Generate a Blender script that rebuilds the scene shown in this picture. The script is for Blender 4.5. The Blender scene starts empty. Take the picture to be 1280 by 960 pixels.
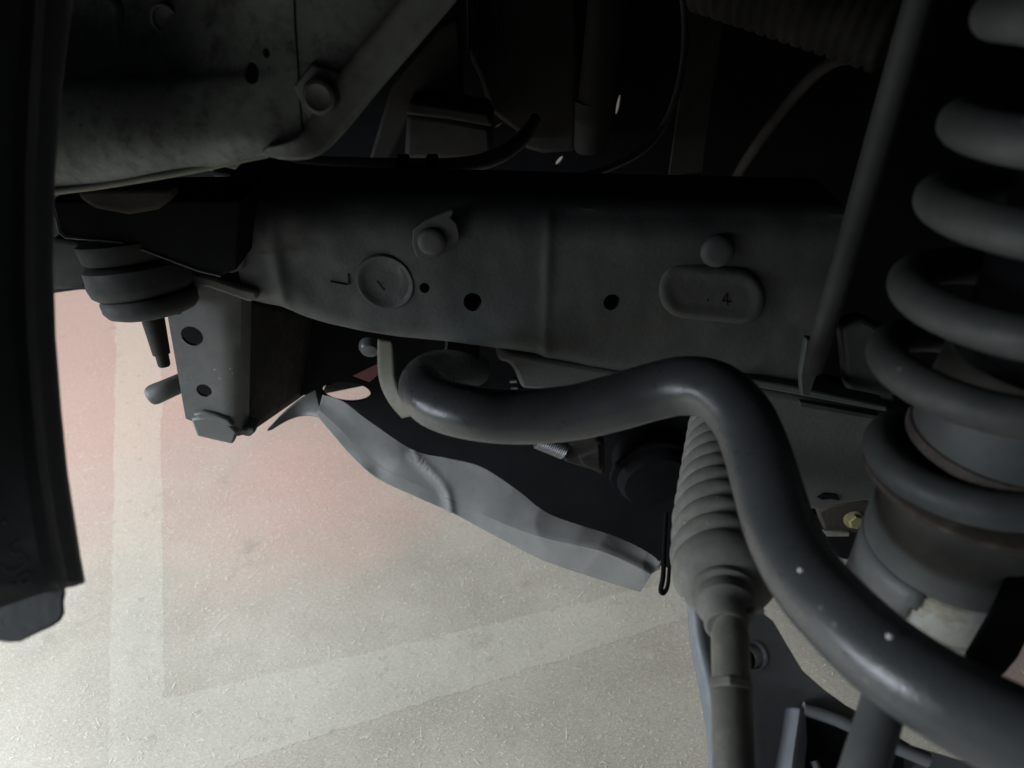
import bpy, bmesh, math, random
from mathutils import Vector, Matrix, noise as mnoise
random.seed(7)
S = bpy.context.scene
COL = S.collection

# ------------------------------------------------------------------ camera
PITCH = math.radians(34.0)
CAM = Vector((0.0, 0.0, 1.0))
FPX = 924.0                                   # focal length in photo pixels (1280 wide) = 26 mm
cd = bpy.data.cameras.new('camera'); cam = bpy.data.objects.new('camera', cd); COL.objects.link(cam)
cam.location = CAM; cam.rotation_euler = (math.pi/2 - PITCH, 0, 0)
cd.sensor_width = 36.0; cd.lens = FPX/1280*36; cd.clip_start = 0.02; cd.clip_end = 100
cd.dof.use_dof = True; cd.dof.focus_distance = 0.66; cd.dof.aperture_fstop = 7.5
S.camera = cam

# ------------------------------------------------------------------ world, lamps, exposure
w = bpy.data.worlds.new('World'); S.world = w; w.use_nodes = True
bg = w.node_tree.nodes['Background']
bg.inputs[0].default_value = (0.80, 0.90, 1.0, 1); bg.inputs[1].default_value = 0.08

def area(name, loc, target, sx, sy, power, color):
    ld = bpy.data.lights.new(name, 'AREA'); ld.shape = 'RECTANGLE'; ld.size = sx; ld.size_y = sy
    ld.energy = power; ld.color = color
    o = bpy.data.objects.new(name, ld); COL.objects.link(o); o.location = loc
    o.rotation_euler = (Vector(target) - Vector(loc)).to_track_quat('-Z', 'Y').to_euler()
    return o
area('door_daylight', (-1.65, 0.0, 0.92), (-0.5, 0.6, 0.0), 1.3, 0.7, 98, (0.84, 0.92, 1.0))
area('far_bay_light', (-2.3, 4.0, 2.3), (-1.0, 1.5, 0.0), 2.0, 1.0, 125, (1.0, 0.95, 0.91))
area('bay_tube_light', (1.6, -2.6, 2.2), (0.3, 0.4, 0.1), 1.4, 0.25, 6, (0.95, 0.97, 1.0))

vs = S.view_settings
vs.view_transform = 'Standard'; vs.look = 'None'; vs.gamma = 1; vs.exposure = -0.28; vs.use_curve_mapping = False

# ------------------------------------------------------------------ pixel (1280x960) -> point in the place
CP, SP = math.cos(PITCH), math.sin(PITCH)
def ray(px, py):
    x = (px-640)/FPX; u = (480-py)/FPX
    return Vector((x, CP+u*SP, -SP+u*CP))
def P(px, py, d): return CAM + ray(px, py)*d
def PY(px, py, Y): r = ray(px, py); return CAM + r*(Y/r.y)
def PZ(px, py, Z): r = ray(px, py); return CAM + r*((Z-CAM.z)/r.z)
def mpp(d): return d/FPX                        # metres per photo pixel at depth d

# ------------------------------------------------------------------ materials
def mat(name, col, rough=0.6, metal=0.0, spec=0.5, var=0.25, vscale=9, bump=0.15, bscale=260, dust=None, dustamt=0.0, dscale=14, speck=0.0, spscale=300, spcol=(0.4,0.4,0.38)):
    m = bpy.data.materials.new(name); m.use_nodes = True
    n = m.node_tree.nodes; l = m.node_tree.links; b = n['Principled BSDF']
    b.inputs['Metallic'].default_value = metal; b.inputs['Specular IOR Level'].default_value = spec
    tc = n.new('ShaderNodeTexCoord'); V = tc.outputs['Object']
    def noise(sc, det=5, rgh=0.6):
        t = n.new('ShaderNodeTexNoise'); t.inputs['Scale'].default_value = sc; t.inputs['Detail'].default_value = det; t.inputs['Roughness'].default_value = rgh
        l.new(V, t.inputs['Vector']); return t.outputs['Fac']
    def mr(src, a, bb, c, d):
        t = n.new('ShaderNodeMapRange'); t.inputs[1].default_value = a; t.inputs[2].default_value = bb; t.inputs[3].default_value = c; t.inputs[4].default_value = d
        l.new(src, t.inputs[0]); return t.outputs[0]
    def mix(f, a, bb):
        t = n.new('ShaderNodeMix'); t.data_type = 'RGBA'
        if isinstance(f, float): t.inputs[0].default_value = f
        else: l.new(f, t.inputs[0])
        for i, x in ((6, a), (7, bb)):
            if isinstance(x, tuple): t.inputs[i].default_value = (*x, 1)
            else: l.new(x, t.inputs[i])
        return t.outputs[2]
    n1 = noise(vscale); n2 = noise(vscale*6, 6, 0.7)
    c0 = tuple(x*(1-var) for x in col); c1 = tuple(min(1, x*(1+var)) for x in col)
    c = mix(mr(n1, 0.3, 0.7, 0, 1), c0, c1)
    c = mix(mr(n2, 0.35, 0.75, 0, 0.35), c, tuple(x*0.6 for x in col))
    if dust:
        nd = noise(dscale, 8, 0.72)
        c = mix(mr(nd, 0.46, 0.68, 0, dustamt), c, dust)
    if speck:
        vo = n.new('ShaderNodeTexVoronoi'); vo.inputs['Scale'].default_value = spscale; l.new(V, vo.inputs['Vector'])
        ns = noise(spscale*0.2, 3)
        a = mr(vo.outputs['Distance'], 0.16, 0.10, 0, 1); bb = mr(ns, 0.56, 0.62, 0, speck)
        mm = n.new('ShaderNodeMath'); mm.operation = 'MULTIPLY'; l.new(a, mm.inputs[0]); l.new(bb, mm.inputs[1])
        c = mix(mm.outputs[0], c, spcol)
    l.new(c, b.inputs['Base Color'])
    l.new(mr(n2, 0.3, 0.7, max(0.02, rough-0.12), min(1, rough+0.12)), b.inputs['Roughness'])
    if bump:
        bp = n.new('ShaderNodeBump'); bp.inputs['Strength'].default_value = bump; bp.inputs['Distance'].default_value = 0.0015
        l.new(noise(bscale, 4, 0.6), bp.inputs['Height']); l.new(bp.outputs[0], b.inputs['Normal'])
    return m
M = {}
M['rail'] = mat('rail_paint', (0.047, 0.052, 0.051), 0.62, dust=(0.085, 0.082, 0.072), dustamt=0.6, dscale=13, speck=0.7, spscale=150, spcol=(0.035, 0.03, 0.026), bump=0.25)
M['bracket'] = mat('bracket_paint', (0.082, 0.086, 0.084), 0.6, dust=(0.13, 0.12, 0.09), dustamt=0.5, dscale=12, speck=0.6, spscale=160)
M['apron'] = mat('apron_paint', (0.125, 0.137, 0.132), 0.65, var=0.35, vscale=14, dust=(0.016, 0.018, 0.017), dustamt=0.95, dscale=55, speck=0.95, spscale=95, spcol=(0.03, 0.03, 0.028))
M['flange'] = mat('dusty_flange', (0.13, 0.13, 0.115), 0.8, var=0.35, dust=(0.24, 0.22, 0.14), dustamt=0.6, dscale=45)
M['apron_flange'] = mat('dusty_apron_flange', (0.125, 0.132, 0.124), 0.75, var=0.25, vscale=16, dust=(0.045, 0.045, 0.04), dustamt=0.6, dscale=60, speck=0.6, spscale=80, spcol=(0.04, 0.04, 0.035))
M['bar'] = mat('bar_paint', (0.060, 0.064, 0.066), 0.33, spec=0.6, var=0.2, vscale=14, dust=(0.085, 0.087, 0.084), dustamt=0.4, dscale=34, bump=0.12, bscale=300, speck=0.5, spscale=110, spcol=(0.22, 0.23, 0.23))
M['spring'] = mat('spring_coating', (0.052, 0.056, 0.055), 0.6, var=0.25, vscale=18, dust=(0.12, 0.115, 0.10), dustamt=0.35, dscale=40, bump=0.1, bscale=400, speck=0.7, spscale=90, spcol=(0.3, 0.28, 0.24))
M['strut'] = mat('strut_paint', (0.075, 0.079, 0.079), 0.55, var=0.15, bump=0.1, dust=(0.16, 0.15, 0.13), dustamt=0.35, dscale=20)
M['alu'] = mat('cast_tube', (0.42, 0.415, 0.38), 0.5, metal=0.2, var=0.3, dust=(0.20, 0.17, 0.08), dustamt=0.95, dscale=55)
M['rust'] = mat('rusty_rim', (0.065, 0.05, 0.042), 0.85, var=0.4, dust=(0.15, 0.12, 0.10), dustamt=0.7, dscale=60, bump=0.5, bscale=300)
M['rubber'] = mat('black_rubber', (0.032, 0.033, 0.033), 0.75, var=0.2, bump=0.2, speck=0.4, spscale=120, spcol=(0.12, 0.12, 0.11))
M['boot'] = mat('boot_rubber', (0.125, 0.123, 0.11), 0.72, var=0.2, vscale=20, dust=(0.21, 0.20, 0.165), dustamt=0.55, dscale=50, speck=0.9, spscale=160, spcol=(0.4, 0.39, 0.34))
M['rod'] = mat('rod_steel', (0.12, 0.115, 0.10), 0.6, metal=0.2, var=0.3, dust=(0.24, 0.22, 0.17), dustamt=0.6, dscale=40)
M['shield'] = mat('shield_plastic', (0.205, 0.202, 0.192), 0.75, spec=0.2, var=0.12, vscale=10, bump=0.12, bscale=200, dust=(0.22, 0.22, 0.21), dustamt=0.3, dscale=12)
M['liner'] = mat('liner_plastic', (0.085, 0.088, 0.092), 0.55, var=0.2, bump=0.2, speck=0.5, spscale=60, spcol=(0.13, 0.13, 0.13))
M['letter'] = mat('letter_plastic', (0.13, 0.135, 0.14), 0.6, var=0.2)
M['arm'] = mat('arm_paint', (0.135, 0.14, 0.145), 0.5, var=0.2, dust=(0.12, 0.125, 0.13), dustamt=0.4, dscale=18, speck=1.0, spscale=130, spcol=(0.4, 0.41, 0.42))
M['arm_edge'] = mat('arm_edge_paint', (0.13, 0.14, 0.155), 0.55, var=0.2, dust=(0.18, 0.19, 0.205), dustamt=0.6, dscale=24)
M['black'] = mat('black_plastic_and_shade', (0.007, 0.007, 0.008), 0.8, spec=0.05, var=0.3)  # the shade of recesses is put into this black as well
M['dark'] = mat('grimy_metal', (0.026, 0.026, 0.025), 0.75, spec=0.2, var=0.4, dust=(0.05, 0.043, 0.038), dustamt=0.6, dscale=18)
M['bay'] = mat('bay_grime', (0.028, 0.026, 0.024), 0.75, spec=0.25, var=0.4, dust=(0.035, 0.028, 0.023), dustamt=0.6, dscale=18)
M['brown'] = mat('grimy_brown_casting', (0.035, 0.029, 0.025), 0.8, spec=0.15, var=0.4, dust=(0.055, 0.045, 0.038), dustamt=0.6, dscale=22, bump=0.4)
M['hose'] = mat('rubber_hose', (0.042, 0.042, 0.042), 0.65, spec=0.3, var=0.2, speck=0.5, spscale=120)
M['cable'] = mat('dull_cable', (0.11, 0.11, 0.105), 0.6, var=0.2)
M['chrome'] = mat('braided_steel', (0.16, 0.16, 0.165), 0.4, metal=0.9, var=0.1, bump=0.1)
M['grime_and_shade'] = mat('oily_grime_and_shade', (0.018, 0.017, 0.016), 0.75, spec=0.12, var=0.4, dust=(0.05, 0.043, 0.035), dustamt=0.6, dscale=30, bump=0.4)  # dirt colour, darkened to hold the shade on the bracket side
M['zinc'] = mat('yellow_zinc_bolt', (0.30, 0.265, 0.13), 0.4, metal=0.6, var=0.25, dust=(0.22, 0.2, 0.13), dustamt=0.5, dscale=60)
M['strap'] = mat('tan_strap_metal', (0.16, 0.155, 0.12), 0.6, var=0.2, dust=(0.2, 0.19, 0.14), dustamt=0.4)
M['red'] = mat('red_reflection', (0.16, 0.035, 0.04), 0.5, var=0.2)
M['white'] = mat('white_chip', (0.7, 0.7, 0.68), 0.6, var=0.1)
M['pale'] = mat('pale_glint', (0.14, 0.145, 0.155), 0.4, var=0.15)

def floor_material(name, paint):
    m = bpy.data.materials.new(name); m.use_nodes = True
    n = m.node_tree.nodes; l = m.node_tree.links; b = n['Principled BSDF']
    tc = n.new('ShaderNodeTexCoord'); V = tc.outputs['Object']
    def noise(sc, det=5, rgh=0.6, vec=None):
        t = n.new('ShaderNodeTexNoise'); t.inputs['Scale'].default_value = sc; t.inputs['Detail'].default_value = det; t.inputs['Roughness'].default_value = rgh
        l.new(vec or V, t.inputs['Vector']); return t
    def mr(src, a, bb, c, d, smooth=False):
        t = n.new('ShaderNodeMapRange'); t.inputs[1].default_value = a; t.inputs[2].default_value = bb; t.inputs[3].default_value = c; t.inputs[4].default_value = d
        if smooth: t.interpolation_type = 'SMOOTHSTEP'
        l.new(src, t.inputs[0]); return t.outputs[0]
    def mix(f, a, bb, mode='MIX'):
        t = n.new('ShaderNodeMix'); t.data_type = 'RGBA'; t.blend_type = mode
        if isinstance(f, float): t.inputs[0].default_value = f
        else: l.new(f, t.inputs[0])
        for i, x in ((6, a), (7, bb)):
            if isinstance(x, tuple): t.inputs[i].default_value = (*x, 1)
            else: l.new(x, t.inputs[i])
        return t.outputs[2]
    def mth(op, a, bb):
        t = n.new('ShaderNodeMath'); t.operation = op
        for i, x in ((0, a), (1, bb)):
            if isinstance(x, (int, float)): t.inputs[i].default_value = x
            else: l.new(x, t.inputs[i])
        return t.outputs[0]
    # faded red paint left on the concrete in patches
    wob = noise(2.2, 4)
    def patch(cx, cy, r0, r1):
        vm = n.new('ShaderNodeVectorMath'); vm.operation = 'DISTANCE'; l.new(V, vm.inputs[0]); vm.inputs[1].default_value = (cx, cy, 0)
        d = mth('ADD', vm.outputs['Value'], mth('MULTIPLY', mth('SUBTRACT', wob.outputs['Fac'], 0.5), 0.5))
        return mr(d, r0, r1, 1, 0, True)
    pk = mth('MAXIMUM', patch(-0.85, 1.75, 0.35, 1.05), patch(1.05, 0.75, 0.25, 0.42))
    pk = mth('MAXIMUM', pk, mth('MULTIPLY', patch(-0.45, 1.16, 0.05, 0.42), 0.95))
    grey0, grey1 = ((0.235, 0.215, 0.172), (0.345, 0.318, 0.262)) if not paint else ((0.285, 0.27, 0.222), (0.375, 0.355, 0.295))
    pink = (0.42, 0.235, 0.19) if not paint else (0.47, 0.33, 0.26)
    base = mix(mr(noise(3.5, 6).outputs['Fac'], 0.35, 0.65, 0, 1), grey0, grey1)
    base = mix(mth('MULTIPLY', pk, 0.85), base, pink)
    # grain of the rough screed
    g = noise(420, 6, 0.75).outputs['Fac']
    base = mix(mr(g, 0.46, 0.70, 0, 0.4), base, (0.56, 0.54, 0.49))
    g2 = noise(150, 3, 0.6).outputs['Fac']
    base = mix(mr(g2, 0.48, 0.30, 0, 0.25), base, (0.15, 0.14, 0.115))
    # short pale fibres pressed into the surface, two directions
    for ang, sc in ((0.4, 1.0), (1.7, 1.15), (2.6, 0.9)):
        mp = n.new('ShaderNodeMapping'); l.new(V, mp.inputs['Vector']); mp.inputs['Rotation'].default_value = (0, 0, ang); mp.inputs['Scale'].default_value = (240*sc, 900*sc, 1)
        wv = noise(26, 2); add = n.new('ShaderNodeVectorMath'); add.operation = 'MULTIPLY_ADD'
        l.new(wv.outputs['Color'], add.inputs[0]); add.inputs[1].default_value = (0, 14, 0); l.new(mp.outputs[0], add.inputs[2])
        vo = n.new('ShaderNodeTexNoise'); vo.inputs['Scale'].default_value = 1.0; vo.inputs['Detail'].default_value = 1.0; l.new(add.outputs[0], vo.inputs['Vector'])
        base = mix(mr(vo.outputs['Fac'], 0.63, 0.70, 0, 0.4), base, (0.68, 0.65, 0.58))
    if paint:   # worn through to the concrete
        hole = noise(38, 7, 0.72).outputs['Fac']
        base = mix(mr(hole, 0.58, 0.66, 0, 0.75), base, (0.26, 0.235, 0.195))
    # a few dark oil marks
    st = noise(9, 6, 0.7).outputs['Fac']
    base = mix(mr(st, 0.60, 0.76, 0, 0.5), base, (0.16, 0.14, 0.12))
    sm = noise(26, 6, 0.75).outputs['Fac']
    base = mix(mr(sm, 0.60, 0.70, 0, 0.3), base, (0.5, 0.48, 0.44))
    l.new(base, b.inputs['Base Color'])
    l.new(mr(g2, 0.3, 0.7, 0.5, 0.75), b.inputs['Roughness']); b.inputs['Specular IOR Level'].default_value = 0.4
    bp = n.new('ShaderNodeBump'); bp.inputs['Strength'].default_value = 0.15; bp.inputs['Distance'].default_value = 0.002
    l.new(g, bp.inputs['Height']); l.new(bp.outputs[0], b.inputs['Normal'])
    return m
M['floor'] = floor_material('worn_concrete', False)
M['floorline'] = floor_material('worn_white_floor_paint', True)
M['fibre'] = mat('pale_fibre', (0.76, 0.73, 0.66), 0.8, var=0.2, vscale=3, bump=0)

# ------------------------------------------------------------------ object helpers
def world_loc(o):
    v = Vector((0,0,0))
    while o: v += o.location; o = o.parent
    return v
def tag(o, label, cat, group=None, kind=None):
    if label: o['label'] = label
    if cat: o['category'] = cat
    if group: o['group'] = group
    if kind: o['kind'] = kind
    return o
def thing(name, loc, label, cat, group=None):
    o = bpy.data.objects.new(name, None); COL.objects.link(o); o.location = loc; o.empty_display_size = 0.02
    return tag(o, label, cat, group)
def link(name, verts, faces, m, parent=None, origin=None, smooth=35, bevel=0, seg=2, solid=0, sub=0, normals=True):
    """one mesh object; verts are given in world space"""
    org = world_loc(parent) if parent else (Vector(origin) if origin is not None else sum((Vector(v) for v in verts), Vector())/len(verts))
    me = bpy.data.meshes.new(name)
    me.from_pydata([tuple(Vector(v)-org) for v in verts], [], faces); me.update()
    if normals:
        bm = bmesh.new(); bm.from_mesh(me); bmesh.ops.remove_doubles(bm, verts=bm.verts, dist=1e-6)
        bmesh.ops.recalc_face_normals(bm, faces=bm.faces); bm.to_mesh(me); bm.free()
    me.materials.append(M[m] if isinstance(m, str) else m)
    o = bpy.data.objects.new(name, me); COL.objects.link(o)
    if parent: o.parent = parent
    else: o.location = org
    if smooth:
        for p in me.polygons: p.use_smooth = True
        me.set_sharp_from_angle(angle=math.radians(smooth))
    if solid:
        s = o.modifiers.new('thickness', 'SOLIDIFY'); s.thickness = solid; s.offset = 0
    if bevel:
        b = o.modifiers.new('bevel', 'BEVEL'); b.width = bevel; b.segments = seg; b.limit_method = 'ANGLE'; b.angle_limit = math.radians(40)
        b.harden_normals = False
    if sub:
        s = o.modifiers.new('sub', 'SUBSURF'); s.levels = sub; s.render_levels = sub
    return o
def catmull(pts, n):
    """pts: tuples of floats; returns a smooth resampled list"""
    out = []; L = len(pts)
    for i in range(L-1):
        p0 = pts[max(i-1, 0)]; p1 = pts[i]; p2 = pts[i+1]; p3 = pts[min(i+2, L-1)]
        for k in range(n):
            t = k/n
            out.append(tuple(0.5*((2*b)+(-a+c)*t+(2*a-5*b+4*c-d)*t*t+(-a+3*b-3*c+d)*t**3) for a, b, c, d in zip(p0, p1, p2, p3)))
    out.append(tuple(pts[-1])); return out
def tube_geo(path, seg=20, cap=True, squash=1.0):
    """path: (Vector, radius) list -> verts, faces"""
    V = []; F = []; pts = [p for p, r in path]
    T = (pts[1]-pts[0]).normalized(); N = T.orthogonal().normalized()
    for i, (p, r) in enumerate(path):
        t = (pts[min(i+1, len(pts)-1)]-pts[max(i-1, 0)]).normalized()
        q = T.rotation_difference(t); N = (q @ N).normalized(); T = t; B = T.cross(N)
        for k in range(seg):
            a = 2*math.pi*k/seg; V.append(p + (N*math.cos(a)*squash + B*math.sin(a))*r)
    for i in range(len(path)-1):
        for k in range(seg):
            a = i*seg+k; b = i*seg+(k+1) % seg; F.append((a, b, b+seg, a+seg))
    if cap:
        F.append(tuple(range(seg))); F.append(tuple(range((len(path)-1)*seg, len(path)*seg)))
    return V, F
def tube(name, pts, m, parent=None, n=8, seg=20, smooth=60, **k):
    """pts: (px, py, depth, radius in metres)"""
    sm = catmull(pts, n) if n > 1 else pts
    V, F = tube_geo([(P(a, b, c), r) for a, b, c, r in sm], seg)
    return link(name, V, F, m, parent, smooth=smooth, **k)
def lathe(name, A, B, prof, m, parent=None, seg=40, smooth=40, cap=True, **k):
    """prof: (distance from A towards B, radius)"""
    ax = (B-A).normalized(); path = [(A+ax*t, max(r, 1e-5)) for t, r in prof]
    N = ax.orthogonal().normalized(); C = ax.cross(N); V = []; F = []
    for p, r in path:
        for i in range(seg):
            a = 2*math.pi*i/seg; V.append(p+(N*math.cos(a)+C*math.sin(a))*r)
    for i in range(len(path)-1):
        for q in range(seg):
            a = i*seg+q; b = i*seg+(q+1) % seg; F.append((a, b, b+seg, a+seg))
    if cap: F.append(tuple(range(seg))); F.append(tuple(range((len(path)-1)*seg, len(path)*seg)))
    return link(name, V, F, m, parent, smooth=smooth, **k)
def slab(name, pts, Y, thick, m, parent=None, bevel=0.002, **k):
    """outline in pixels on the upright plane y=Y (or a per-point depth as third value), extruded away from the camera"""
    front = [PY(p[0], p[1], p[2] if len(p) > 2 else Y) for p in pts]
    n = len(front); back = [v+Vector((0, thick, 0)) for v in front]
    F = [tuple(range(n)), tuple(range(2*n-1, n-1, -1))]+[(i, (i+1) % n, n+(i+1) % n, n+i) for i in range(n)]
    return link(name, front+back, F, m, parent, bevel=bevel, **k)
def loft(name, curves, m, parent=None, nu=10, nv=6, thick=0.003, **k):
    """curves: lists of (px, py, depth) of one length, skinned into a sheet of real thickness"""
    rows = [catmull(c, nu) for c in curves]; cols = []
    for j in range(len(rows[0])): cols.append(catmull([r[j] for r in rows], nv))
    W = len(cols); H = len(cols[0]); V = [P(*cols[i][j]) for i in range(W) for j in range(H)]
    F = [(i*H+j, (i+1)*H+j, (i+1)*H+j+1, i*H+j+1) for i in range(W-1) for j in range(H-1)]
    return link(name, V, F, m, parent, solid=thick, smooth=60, **k)
def on(o, px, py, lift=0.0):
    """the point of surface o that lies on the pixel's line of sight"""
    bpy.context.view_layer.update(); dg = bpy.context.evaluated_depsgraph_get(); e = o.evaluated_get(dg)
    org = world_loc(o); d = ray(px, py).normalized()
    ok, loc, nrm, _ = e.ray_cast(CAM-org, d)
    if not ok: raise RuntimeError('no hit %s %s' % (px, py))
    return loc+org-d*lift, nrm
def cut(o, cutters):
    """subtract cutter objects (world space) from o and drop them"""
    for c in cutters:
        b = o.modifiers.new('cut', 'BOOLEAN'); b.operation = 'DIFFERENCE'; b.object = c; b.solver = 'EXACT'
    bpy.context.view_layer.update()
    dg = bpy.context.evaluated_depsgraph_get()
    me = bpy.data.meshes.new_from_object(o.evaluated_get(dg)); old = o.data
    o.modifiers.clear(); o.data = me; me.name = old.name
    for c in cutters: bpy.data.objects.remove(c)
    for p in me.polygons: p.use_smooth = True
    me.set_sharp_from_angle(angle=math.radians(35))
def ycyl(px, py, Y, rx, ry=None, depth=0.03, seg=28, rot=0):
    """cutter: upright-plane ellipse (radii in photo pixels)"""
    c = PY(px, py, Y); d = Y/ray(px, py).y; s = mpp(d); ry = ry or rx
    V = []
    for yy in (-depth, depth):
        for k in range(seg):
            a = 2*math.pi*k/seg; x, z = rx*s*math.cos(a), ry*s*math.sin(a)*1.12
            V.append(c+Vector((x*math.cos(rot)-z*math.sin(rot), yy, x*math.sin(rot)+z*math.cos(rot))))
    F = [tuple(range(seg)), tuple(range(seg, 2*seg))]+[(k, (k+1) % seg, seg+(k+1) % seg, seg+k) for k in range(seg)]
    return link('cutter', V, F, 'dark', smooth=0)
def dome(name, px, py, Y, r, h, m, parent, flat=0.35, **k):
    """button head standing off the plane y=Y towards the camera; r in metres"""
    c = PY(px, py, Y)
    prof = [(0, r), (h*0.35, r)]+[(h*0.35+h*0.65*math.sin(a), r*(flat+(1-flat)*math.cos(a))) for a in [i*math.pi/2/6 for i in range(1, 7)]]+[(h, 0)]
    return lathe(name, c, c+Vector((0, -1, 0)), prof, m, parent, seg=28, smooth=50, **k)
def box(name, c, s, m, parent=None, rot=None, bevel=0.002, **k):
    V = [Vector((x*s[0]/2, y*s[1]/2, z*s[2]/2)) for x in (-1, 1) for y in (-1, 1) for z in (-1, 1)]
    if rot: V = [rot @ v for v in V]
    F = [(0,1,3,2), (4,6,7,5), (0,4,5,1), (2,3,7,6), (0,2,6,4), (1,5,7,3)]
    return link(name, [v+Vector(c) for v in V], F, m, parent, bevel=bevel, **k)

# ================================================================== SETTING: floor
fl = link('floor', [(-14,-14,0), (14,-14,0), (14,14,0), (-14,14,0)], [(0,1,2,3)], 'floor', origin=(0,0,0), smooth=0)
fl['kind'] = 'structure'
def strip(name, a0, a1, b0, b1, z=0.0015, n=420, jit=0.0016):
    """worn paint line between two pixel edges a0-a1 and b0-b1 on the floor"""
    A0, A1, B0, B1 = (PZ(*q, 0) for q in (a0, a1, b0, b1)); V = []; F = []
    wa = wb = 0
    for i in range(n+1):
        t = i/n; wa = wa*0.8+random.gauss(0, jit)*0.5; wb = wb*0.8+random.gauss(0, jit)*0.5
        a = A0.lerp(A1, t); b = B0.lerp(B1, t); d = (b-a).normalized()
        V += [a+d*wa+Vector((0,0,z)), b+d*wb+Vector((0,0,z))]
        if i: F.append((2*i-2, 2*i-1, 2*i+1, 2*i))
    return link(name, V, F, 'floorline', parent=fl, smooth=0)
strip('painted_line', (147,300), (133,1100), (199,300), (208,1100), 0.00015)
strip('painted_line', (205,874), (900,714), (205,983), (900,760), 0.0003)
# pale fibres and crumbs lying about on the floor: nobody could count them
V = []; F = []
for i in range(30000):
    x = random.uniform(-1.5, 1.1); y = random.uniform(0.35, 2.1)
    if mnoise.noise(Vector((x*3.1, y*3.1, 0)))+0.6*mnoise.noise(Vector((x*11, y*11, 4)))+random.uniform(-.5, .75) < 0: continue
    L = random.choice((0.0012, 0.0025, 0.004, 0.007))*random.uniform(.6, 1.4)*(2.6 if random.random() < 0.05 else 1); wd = random.uniform(0.00014, 0.00030)
    a = random.uniform(0, 6.28); bend = random.gauss(0, 0.45); z = 0.0006; p = Vector((x, y, z)); k0 = len(V)
    for s in range(4):
        d = Vector((math.cos(a), math.sin(a), 0)); nrm = Vector((-d.y, d.x, 0)); h = Vector((0,0,0.0009 if s in (1, 2) else 0))
        V += [p+nrm*wd+h, p-nrm*wd+h]; p = p+d*L/3; a += bend/3
        if s: F.append((k0+2*s-2, k0+2*s-1, k0+2*s+1, k0+2*s))
o = link('floor_fibres', V, F, 'fibre', origin=(0,0,0), smooth=0, normals=False); tag(o, 'pale short fibres and crumbs scattered over the concrete floor', 'debris', kind='stuff')

# ================================================================== CAR: wheel housing and engine bay shell
WH = thing('wheel_housing', (0.1, 0.5, 1.1), 'black bay wall with unseen wheel housing panels added to shade the suspension', 'car body')
wall = slab('bay_wall', [(-420,-520), (1800,-520), (1800,760), (860,720), (860,432), (330,404), (330,362), (100,362), (62,367), (-420,370)], 0.98, 0.012, 'black', WH, bevel=0)
cut(wall, [ycyl(773,132,0.98,2.4,12,rot=-0.1), ycyl(757,172,0.98,3.2,3.6), ycyl(699,202,0.98,3,7,rot=-0.6), ycyl(623,158,0.98,1.3,9,rot=-1.0)])
link('housing_shade_roof', [(-1.0,-0.10,1.10), (0.9,-0.10,1.10), (0.9,1.0,1.16), (-1.0,1.0,1.16)], [(0,1,2,3)], 'black', WH, solid=0.004)  # unseen roof, added to shade the parts from above
link('housing_shade_side', [(0.62,-0.05,0.45), (0.62,1.0,0.45), (0.62,1.0,1.16), (0.62,-0.05,1.10)], [(0,1,2,3)], 'black', WH, solid=0.004)  # unseen side, set close to shade the right
link('front_shade_side', [(-0.72,-0.10,0.75), (-0.72,1.0,0.75), (-0.72,1.0,1.16), (-0.72,-0.10,1.10)], [(0,1,2,3)], 'black', WH, solid=0.004)  # unseen panel, added to cut the light from the left
link('fender_shade_skirt', [(-1.0,-0.10,1.12), (0.9,-0.10,1.12), (0.9,-0.16,0.99), (-1.0,-0.16,0.99)], [(0,1,2,3)], 'black', WH, solid=0.004)  # unseen lip, added with the roof for its shade

# ================================================================== frame rail
YR = 0.565
FR = thing('frame_rail', PY(650, 440, YR), 'dark grey painted steel frame rail running across the picture', 'frame rail')
st = [(292,232,386), (320,238,392), (345,244,396), (362,247,405), (400,250,416), (450,252,427), (520,254,436), (600,255,441), (640,256,446), (672,257,452), (700,258,462), (760,260,475), (850,262,486), (940,264,492), (1000,266,497), (1034,267,500)]
ss = catmull(st, 14); V = []; F = []
def face_off(px, t):
    o = 0.0
    o += 0.0018*(1/(1+math.exp(-(px-690)/9)))                         # lap joint of two sheets
    o -= 0.0014*math.exp(-((px-684)/7)**2)*(1-0.3*math.cos(t*9))      # weld crease
    o += 0.0028*mnoise.noise(Vector((px*0.012, t*2.2, 3)))+0.0007*mnoise.noise(Vector((px*0.035, t*6, 8)))
    o -= 0.004*math.exp(-((px-620)/60)**2)*math.exp(-((t-0.9)/0.25)**2)
    o -= 0.003*math.exp(-((px-345)/10)**2)
    o += 0.0008*math.sin(px*0.021)*math.sin(t*5)
    return o
prof_n = None
for (px, tp, bp_) in ss:
    zt = PY(px, tp, YR).z; zb = PY(px, bp_, YR).z; X = PY(px, 0.5*(tp+bp_), YR).x
    # keep the x of the station upright: use mid-face x
    r1, r2 = 0.030, 0.022; ring = []
    ring.append((0.085, zt)); ring.append((0.060, zt)); ring.append((r1+0.004, zt))
    for k in range(1, 11):
        a = k*math.pi/2/10; ring.append((r1-r1*math.sin(a), zt-r1+r1*math.cos(a)))
    for k in range(1, 22):
        t = k/22; ring.append((0, (zt-r1)*(1-t)+(zb+r2)*t))
    for k in range(0, 7):
        a = k*math.pi/2/6; ring.append((r2-r2*math.cos(a), zb+r2-r2*math.sin(a)))
    ring.append((0.045, zb)); ring.append((0.085, zb+0.002))
    prof_n = len(ring)
    for i, (yy, z) in enumerate(ring):
        t = (zt-z)/(zt-zb)
        V.append(Vector((X, YR+yy+(face_off(px, t) if yy < 0.012 else 0), z)))
for i in range(len(ss)-1):
    for k in range(prof_n):
        a = i*prof_n+k; b = i*prof_n+(k+1) % prof_n; F.append((a, b, b+prof_n, a+prof_n))
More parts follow.
